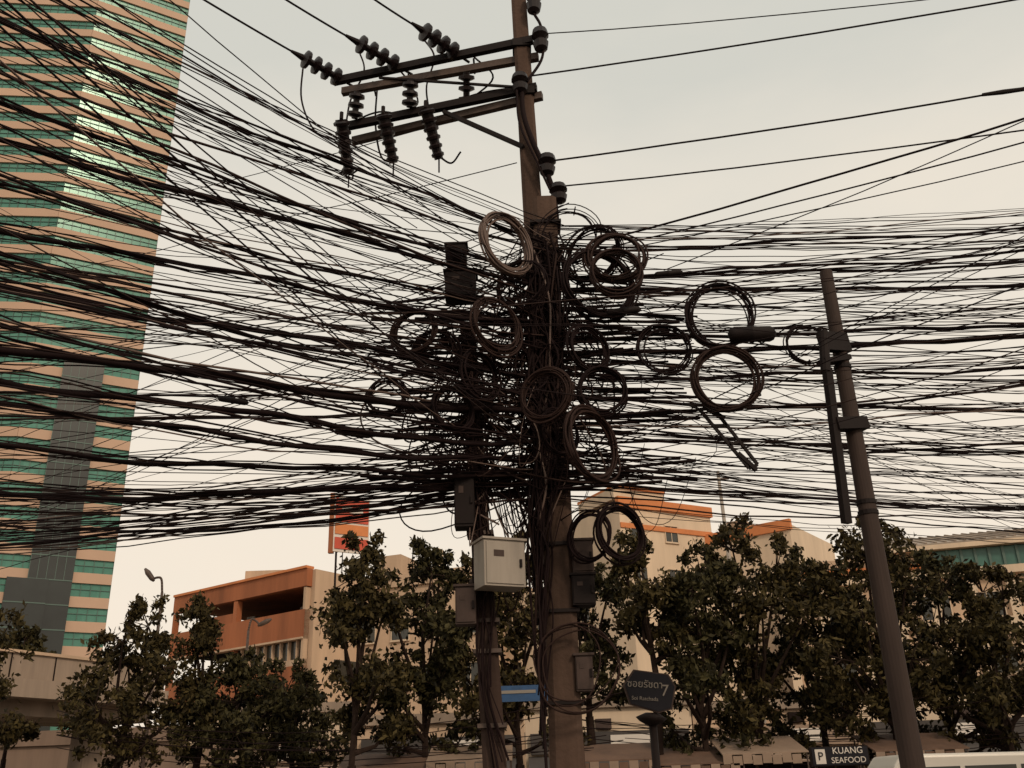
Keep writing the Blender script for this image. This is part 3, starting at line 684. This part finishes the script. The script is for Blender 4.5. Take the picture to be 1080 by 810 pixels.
def coil(px,py,rx,ry,Y,n=9,r=.008,seed=0,m=m_black):
    random.seed(seed+500); cu=curve_obj('cable_coil',m); c=P(px,py,Y); k=depth(c)/F; R=max(rx,ry)*k
    if rx<ry: ang=math.acos(rx/ry)*random.choice((-1,1)); rot=Matrix.Rotation(ang,3,'Z')
    else: ang=math.acos(ry/rx); rot=Matrix.Rotation(-PITCH+ang*.8,3,'X')
    for j in range(n):
        Rj=R*(1-.16*rnd()); tilt=Matrix.Rotation(random.gauss(0,.06),3,'X')@Matrix.Rotation(random.gauss(0,.06),3,'Z'); off=Vector((random.gauss(0,.012),random.gauss(0,.03),random.gauss(0,.012)))
        e1=U(.95,1.03); ph=U(0,6.28); pts=[]
        for q_ in range(32):
            a=2*math.pi*q_/32; rr=Rj*(1+.025*math.sin(2*a+ph)+.012*math.sin(5*a+ph))
            v=Vector((rr*math.cos(a)*e1,0,rr*math.sin(a))); v=rot@(tilt@v); pts.append(c+off+v)
        addpoly(cu,pts,r*U(.7,1.1),True)
    for a in (U(0,2),U(2,4),U(4,6)):
        v=rot@Vector((R*.93*math.cos(a),0,R*.93*math.sin(a))); t=rot@Vector((math.cos(a),0,math.sin(a)))
        pp=[c+v+(t*math.cos(q_)+Vector((0,1,0))*math.sin(q_))*R*.13 for q_ in np.linspace(0,6.28,10)]
        addpoly(cu,pp,.006,True)
    top=c+rot@Vector((0,0,R)); sd_=-1 if px>575 else 1
    addpoly(cu,catmull([top,top+Vector((sd_*.12,.1,.03)),top+Vector((sd_*.3,.3,-.02)),top+Vector((sd_*.5,.45,-.06))],5),.007)
coils=[(535,258,26,36,9.1,15,.012),(650,272,32,30,9.3,11,.011),(632,300,40,42,9.4,11,.012),(625,268,30,34,9.6,9,.01),(650,288,30,26,9.1,8,.011),
(759,334,37,31,9.2,8,.011),(700,368,30,27,9.4,7,.010),(766,400,37,32,9.1,11,.012),(851,363,24,22,8.9,6,.009),(624,468,31,42,9.1,13,.013),
(655,563,27,31,9.5,11,.012),(622,566,22,28,9.6,8,.01),(575,416,26,29,9.0,13,.012),(635,413,27,24,9.2,8,.011),(621,366,23,27,9.3,8,.010),
(408,418,21,20,9.2,7,.011),(436,350,25,26,9.2,8,.011),(524,342,25,33,9.0,10,.012),(478,432,22,26,9.1,8,.011),(506,396,20,28,9.1,8,.011),(550,300,28,30,9.3,7,.009),(600,250,34,28,9.7,6,.007),(460,372,26,22,9.3,7,.010),(590,455,20,26,9.3,6,.009)]
for i,c in enumerate(coils): coil(*c,seed=i,m=m_grey if i in(0,) else (m_brown if i in (7,4,12,9,17,1,16) else m_black))
random.seed(321)
def closure(x0,y0,x1,y1,Y,r):
    mb=MB('splice_closure',[m_dsteel]); mb.lathe(P(x0,y0,Y),P(x1,y1,Y),[(0,r*.3),(.05,r*.8),(.12,r),(.45,r),(.47,r*1.12),(.53,r*1.12),(.55,r),(.88,r),(.95,r*.8),(1,r*.3)],m_dsteel,14); mb.done(True)
closure(768,353,818,352,9.1,.085); closure(470,268,488,270,9.4,.08); closure(352,455,392,460,9.2,.03); closure(640,330,676,326,9.3,.04); closure(230,420,262,425,8.6,.03); closure(690,290,720,287,9.5,.035)
mb=MB('cable_bracket',[m_dsteel]); 
mb.beam(P(738,432,9.2),P(790,494,9.2),.03,.03,m_dsteel); mb.beam(P(752,430,9.2),P(799,490,9.2),.03,.03,m_dsteel)
for t in (0,.3,.6,1): 
    a=P(738+52*t,432+62*t,9.2); b=P(752+47*t,430+60*t,9.2); mb.beam(a,b,.03,.03,m_dsteel)
mb.beam(P(742,428,9.2),P(764,442,9.2),.05,.04,m_dsteel); mb.beam(P(778,478,9.2),P(798,496,9.2),.05,.04,m_dsteel)
mb.cyl(P(720,425,9.2),P(742,433,9.2),.012,.012,m_dsteel,6); mb.done()

# ---------------- street name sign
sg=empty('street_sign'); Ys=12.6
mb=MB('board',[m_sign]); pts2=[(657,722),(668,706),(705,711),(713,724),(709,748),(695,752),(664,743)]
fr=[P(a,b,Ys) for a,b in pts2]
def plate(mb,pts,y0,y1,m,s=1.0):
    cc=sum(pts,Vector())/len(pts); b=len(mb.v); i=mb.mi(m)
    for yy in (y0,y1):
        for p in pts: q_=cc+(p-cc)*s; mb.v.append((q_.x,q_.y+yy,q_.z))
    n=len(pts)
    for k in range(n): mb.f.append((b+k,b+(k+1)%n,b+n+(k+1)%n,b+n+k)); mb.m.append(i)
    mb.f.append(tuple(b+k for k in range(n))); mb.m.append(i); mb.f.append(tuple(b+n+k for k in range(n))); mb.m.append(i)
plate(mb,fr,0,.05,m_gbox,1.0); plate(mb,fr,-.012,-.002,m_sign,.93)
mb.done(parent=sg)
mb=MB('post',[m_dsteel]); pb=P(689,768,Ys+.1); mb.cyl((pb.x,Ys+.1,0),(pb.x,Ys+.1,P(689,752,Ys).z),.055,.05,m_dsteel,12)
mb.lathe(P(687,765,Ys+.1),P(687,752,Ys+.1),[(0,.06),(.3,.15),(.6,.2),(1,.08)],m_dsteel,16); mb.done(True,parent=sg)
def text(body,loc,size,m,parent,rz=0,name='text',tilt=0):
    t=bpy.data.curves.new(name,'FONT'); t.body=body; t.size=size; t.extrude=.004; t.align_x='CENTER'; t.align_y='CENTER'; t.materials.append(m)
    o=bpy.data.objects.new(name,t); S.collection.objects.link(o); o.location=loc; o.rotation_euler=(math.radians(90),tilt,rz); o.parent=parent; return o
l=P(680,722,Ys); text('ซอยรัชดา',(l.x,Ys-.02,l.z),.12,m_dim,sg,tilt=math.radians(5))
l=P(680,737,Ys); text('Soi Ratchada',(l.x,Ys-.02,l.z),.065,m_dim,sg,tilt=math.radians(5)); l=P(701,729,Ys); text('7',(l.x,Ys-.02,l.z),.2,m_dim,sg,tilt=math.radians(5))
sg=empty('restaurant_sign'); Y=22.5; a=P(856,808,Y); b=P(914,787,Y)
mb=MB('panel',[m_sign]); zc=(a.z+b.z)/2; hz=(b.z-a.z)/2+.02; xm=(a.x+b.x)/2; hx=(b.x-a.x)/2
mb.box((xm,Y,zc),(hx,0,0),(0,.06,0),(0,0,hz),m_dsteel); mb.box((xm,Y-.07,zc),(hx*.96,0,0),(0,.008,0),(0,0,hz*.9),m_sign)
mb.box((a.x+.2,Y-.085,zc),(.11,0,0),(0,.006,0),(0,0,.15),m_wtxt)
for s_ in (-.8,.8): mb.cyl((xm+hx*s_,Y+.1,-.12),(xm+hx*s_,Y+.1,zc+hz),.03,.03,m_steel)
mb.done(parent=sg); text('KUANG',(xm+.17,Y-.09,zc+.105),.19,m_wtxt,sg); text('SEAFOOD',(xm+.17,Y-.09,zc-.09),.17,m_wtxt,sg); text('P',(a.x+.2,Y-.1,zc),.24,m_sign,sg)
# van
van=empty('parked_van'); X0=P(1045,800,21).x; mb=MB('body',[m_van]); 
prof=[(-2.3,.35),(2.25,.35),(2.3,1.0),(1.75,1.25),(1.1,2.0),(.8,2.12),(-2.1,2.15),(-2.3,1.9)]
b0=len(mb.v); n=len(prof)
for yy in (20.2,21.9):
    for x,z in prof: mb.v.append((X0+x,yy,z-.1))
for k in range(n): mb.f.append((b0+k,b0+(k+1)%n,b0+n+(k+1)%n,b0+n+k)); mb.m.append(0)
mb.f.append(tuple(b0+k for k in range(n))); mb.m.append(0); mb.f.append(tuple(b0+n+k for k in range(n))); mb.m.append(0)
o=mb.done(parent=van); bv=o.modifiers.new('b','BEVEL'); bv.width=.07; bv.segments=3
mb=MB('windows_wheels',[m_glass])
for x0,x1 in ((-2.1,-1.0),(-.9,.1),(.2,1.05)): mb.abox(X0+x0,X0+x1,20.185,20.3,1.2,1.8,m_glass); mb.abox(X0+x0,X0+x1,21.8,21.915,1.2,1.8,m_glass)
mb.quadbox([(X0+1.74,20.35,1.2),(X0+1.78,20.35,1.18),(X0+1.78,21.75,1.18),(X0+1.74,21.75,1.2),(X0+1.12,20.4,1.88),(X0+1.17,20.4,1.88),(X0+1.17,21.7,1.88),(X0+1.12,21.7,1.88)],m_glass)
for x in (-1.5,1.5):
    for yy in (20.15,21.75): mb.cyl((X0+x,yy,.22),(X0+x,yy+.2,.22),.33,.33,m_tyre,20); mb.cyl((X0+x,yy-.01,.22),(X0+x,yy+.21,.22),.18,.18,m_steel,16)
mb.done(parent=van)
cu=curve_obj('service_wires',m_black)
for i in range(16):
    y0=U(735,800); A=P(U(560,700),y0,U(26,34)); B=P(U(900,1150),y0+U(-30,20),U(24,34)); span(cu,A,B,1.3,U(.2,.6),.012,wob=.02)
for i in range(7):
    A=P(60,U(745,790),30); B=P(U(500,560),U(745,800),25); span(cu,A,B,1.2,U(.3,.8),.012)
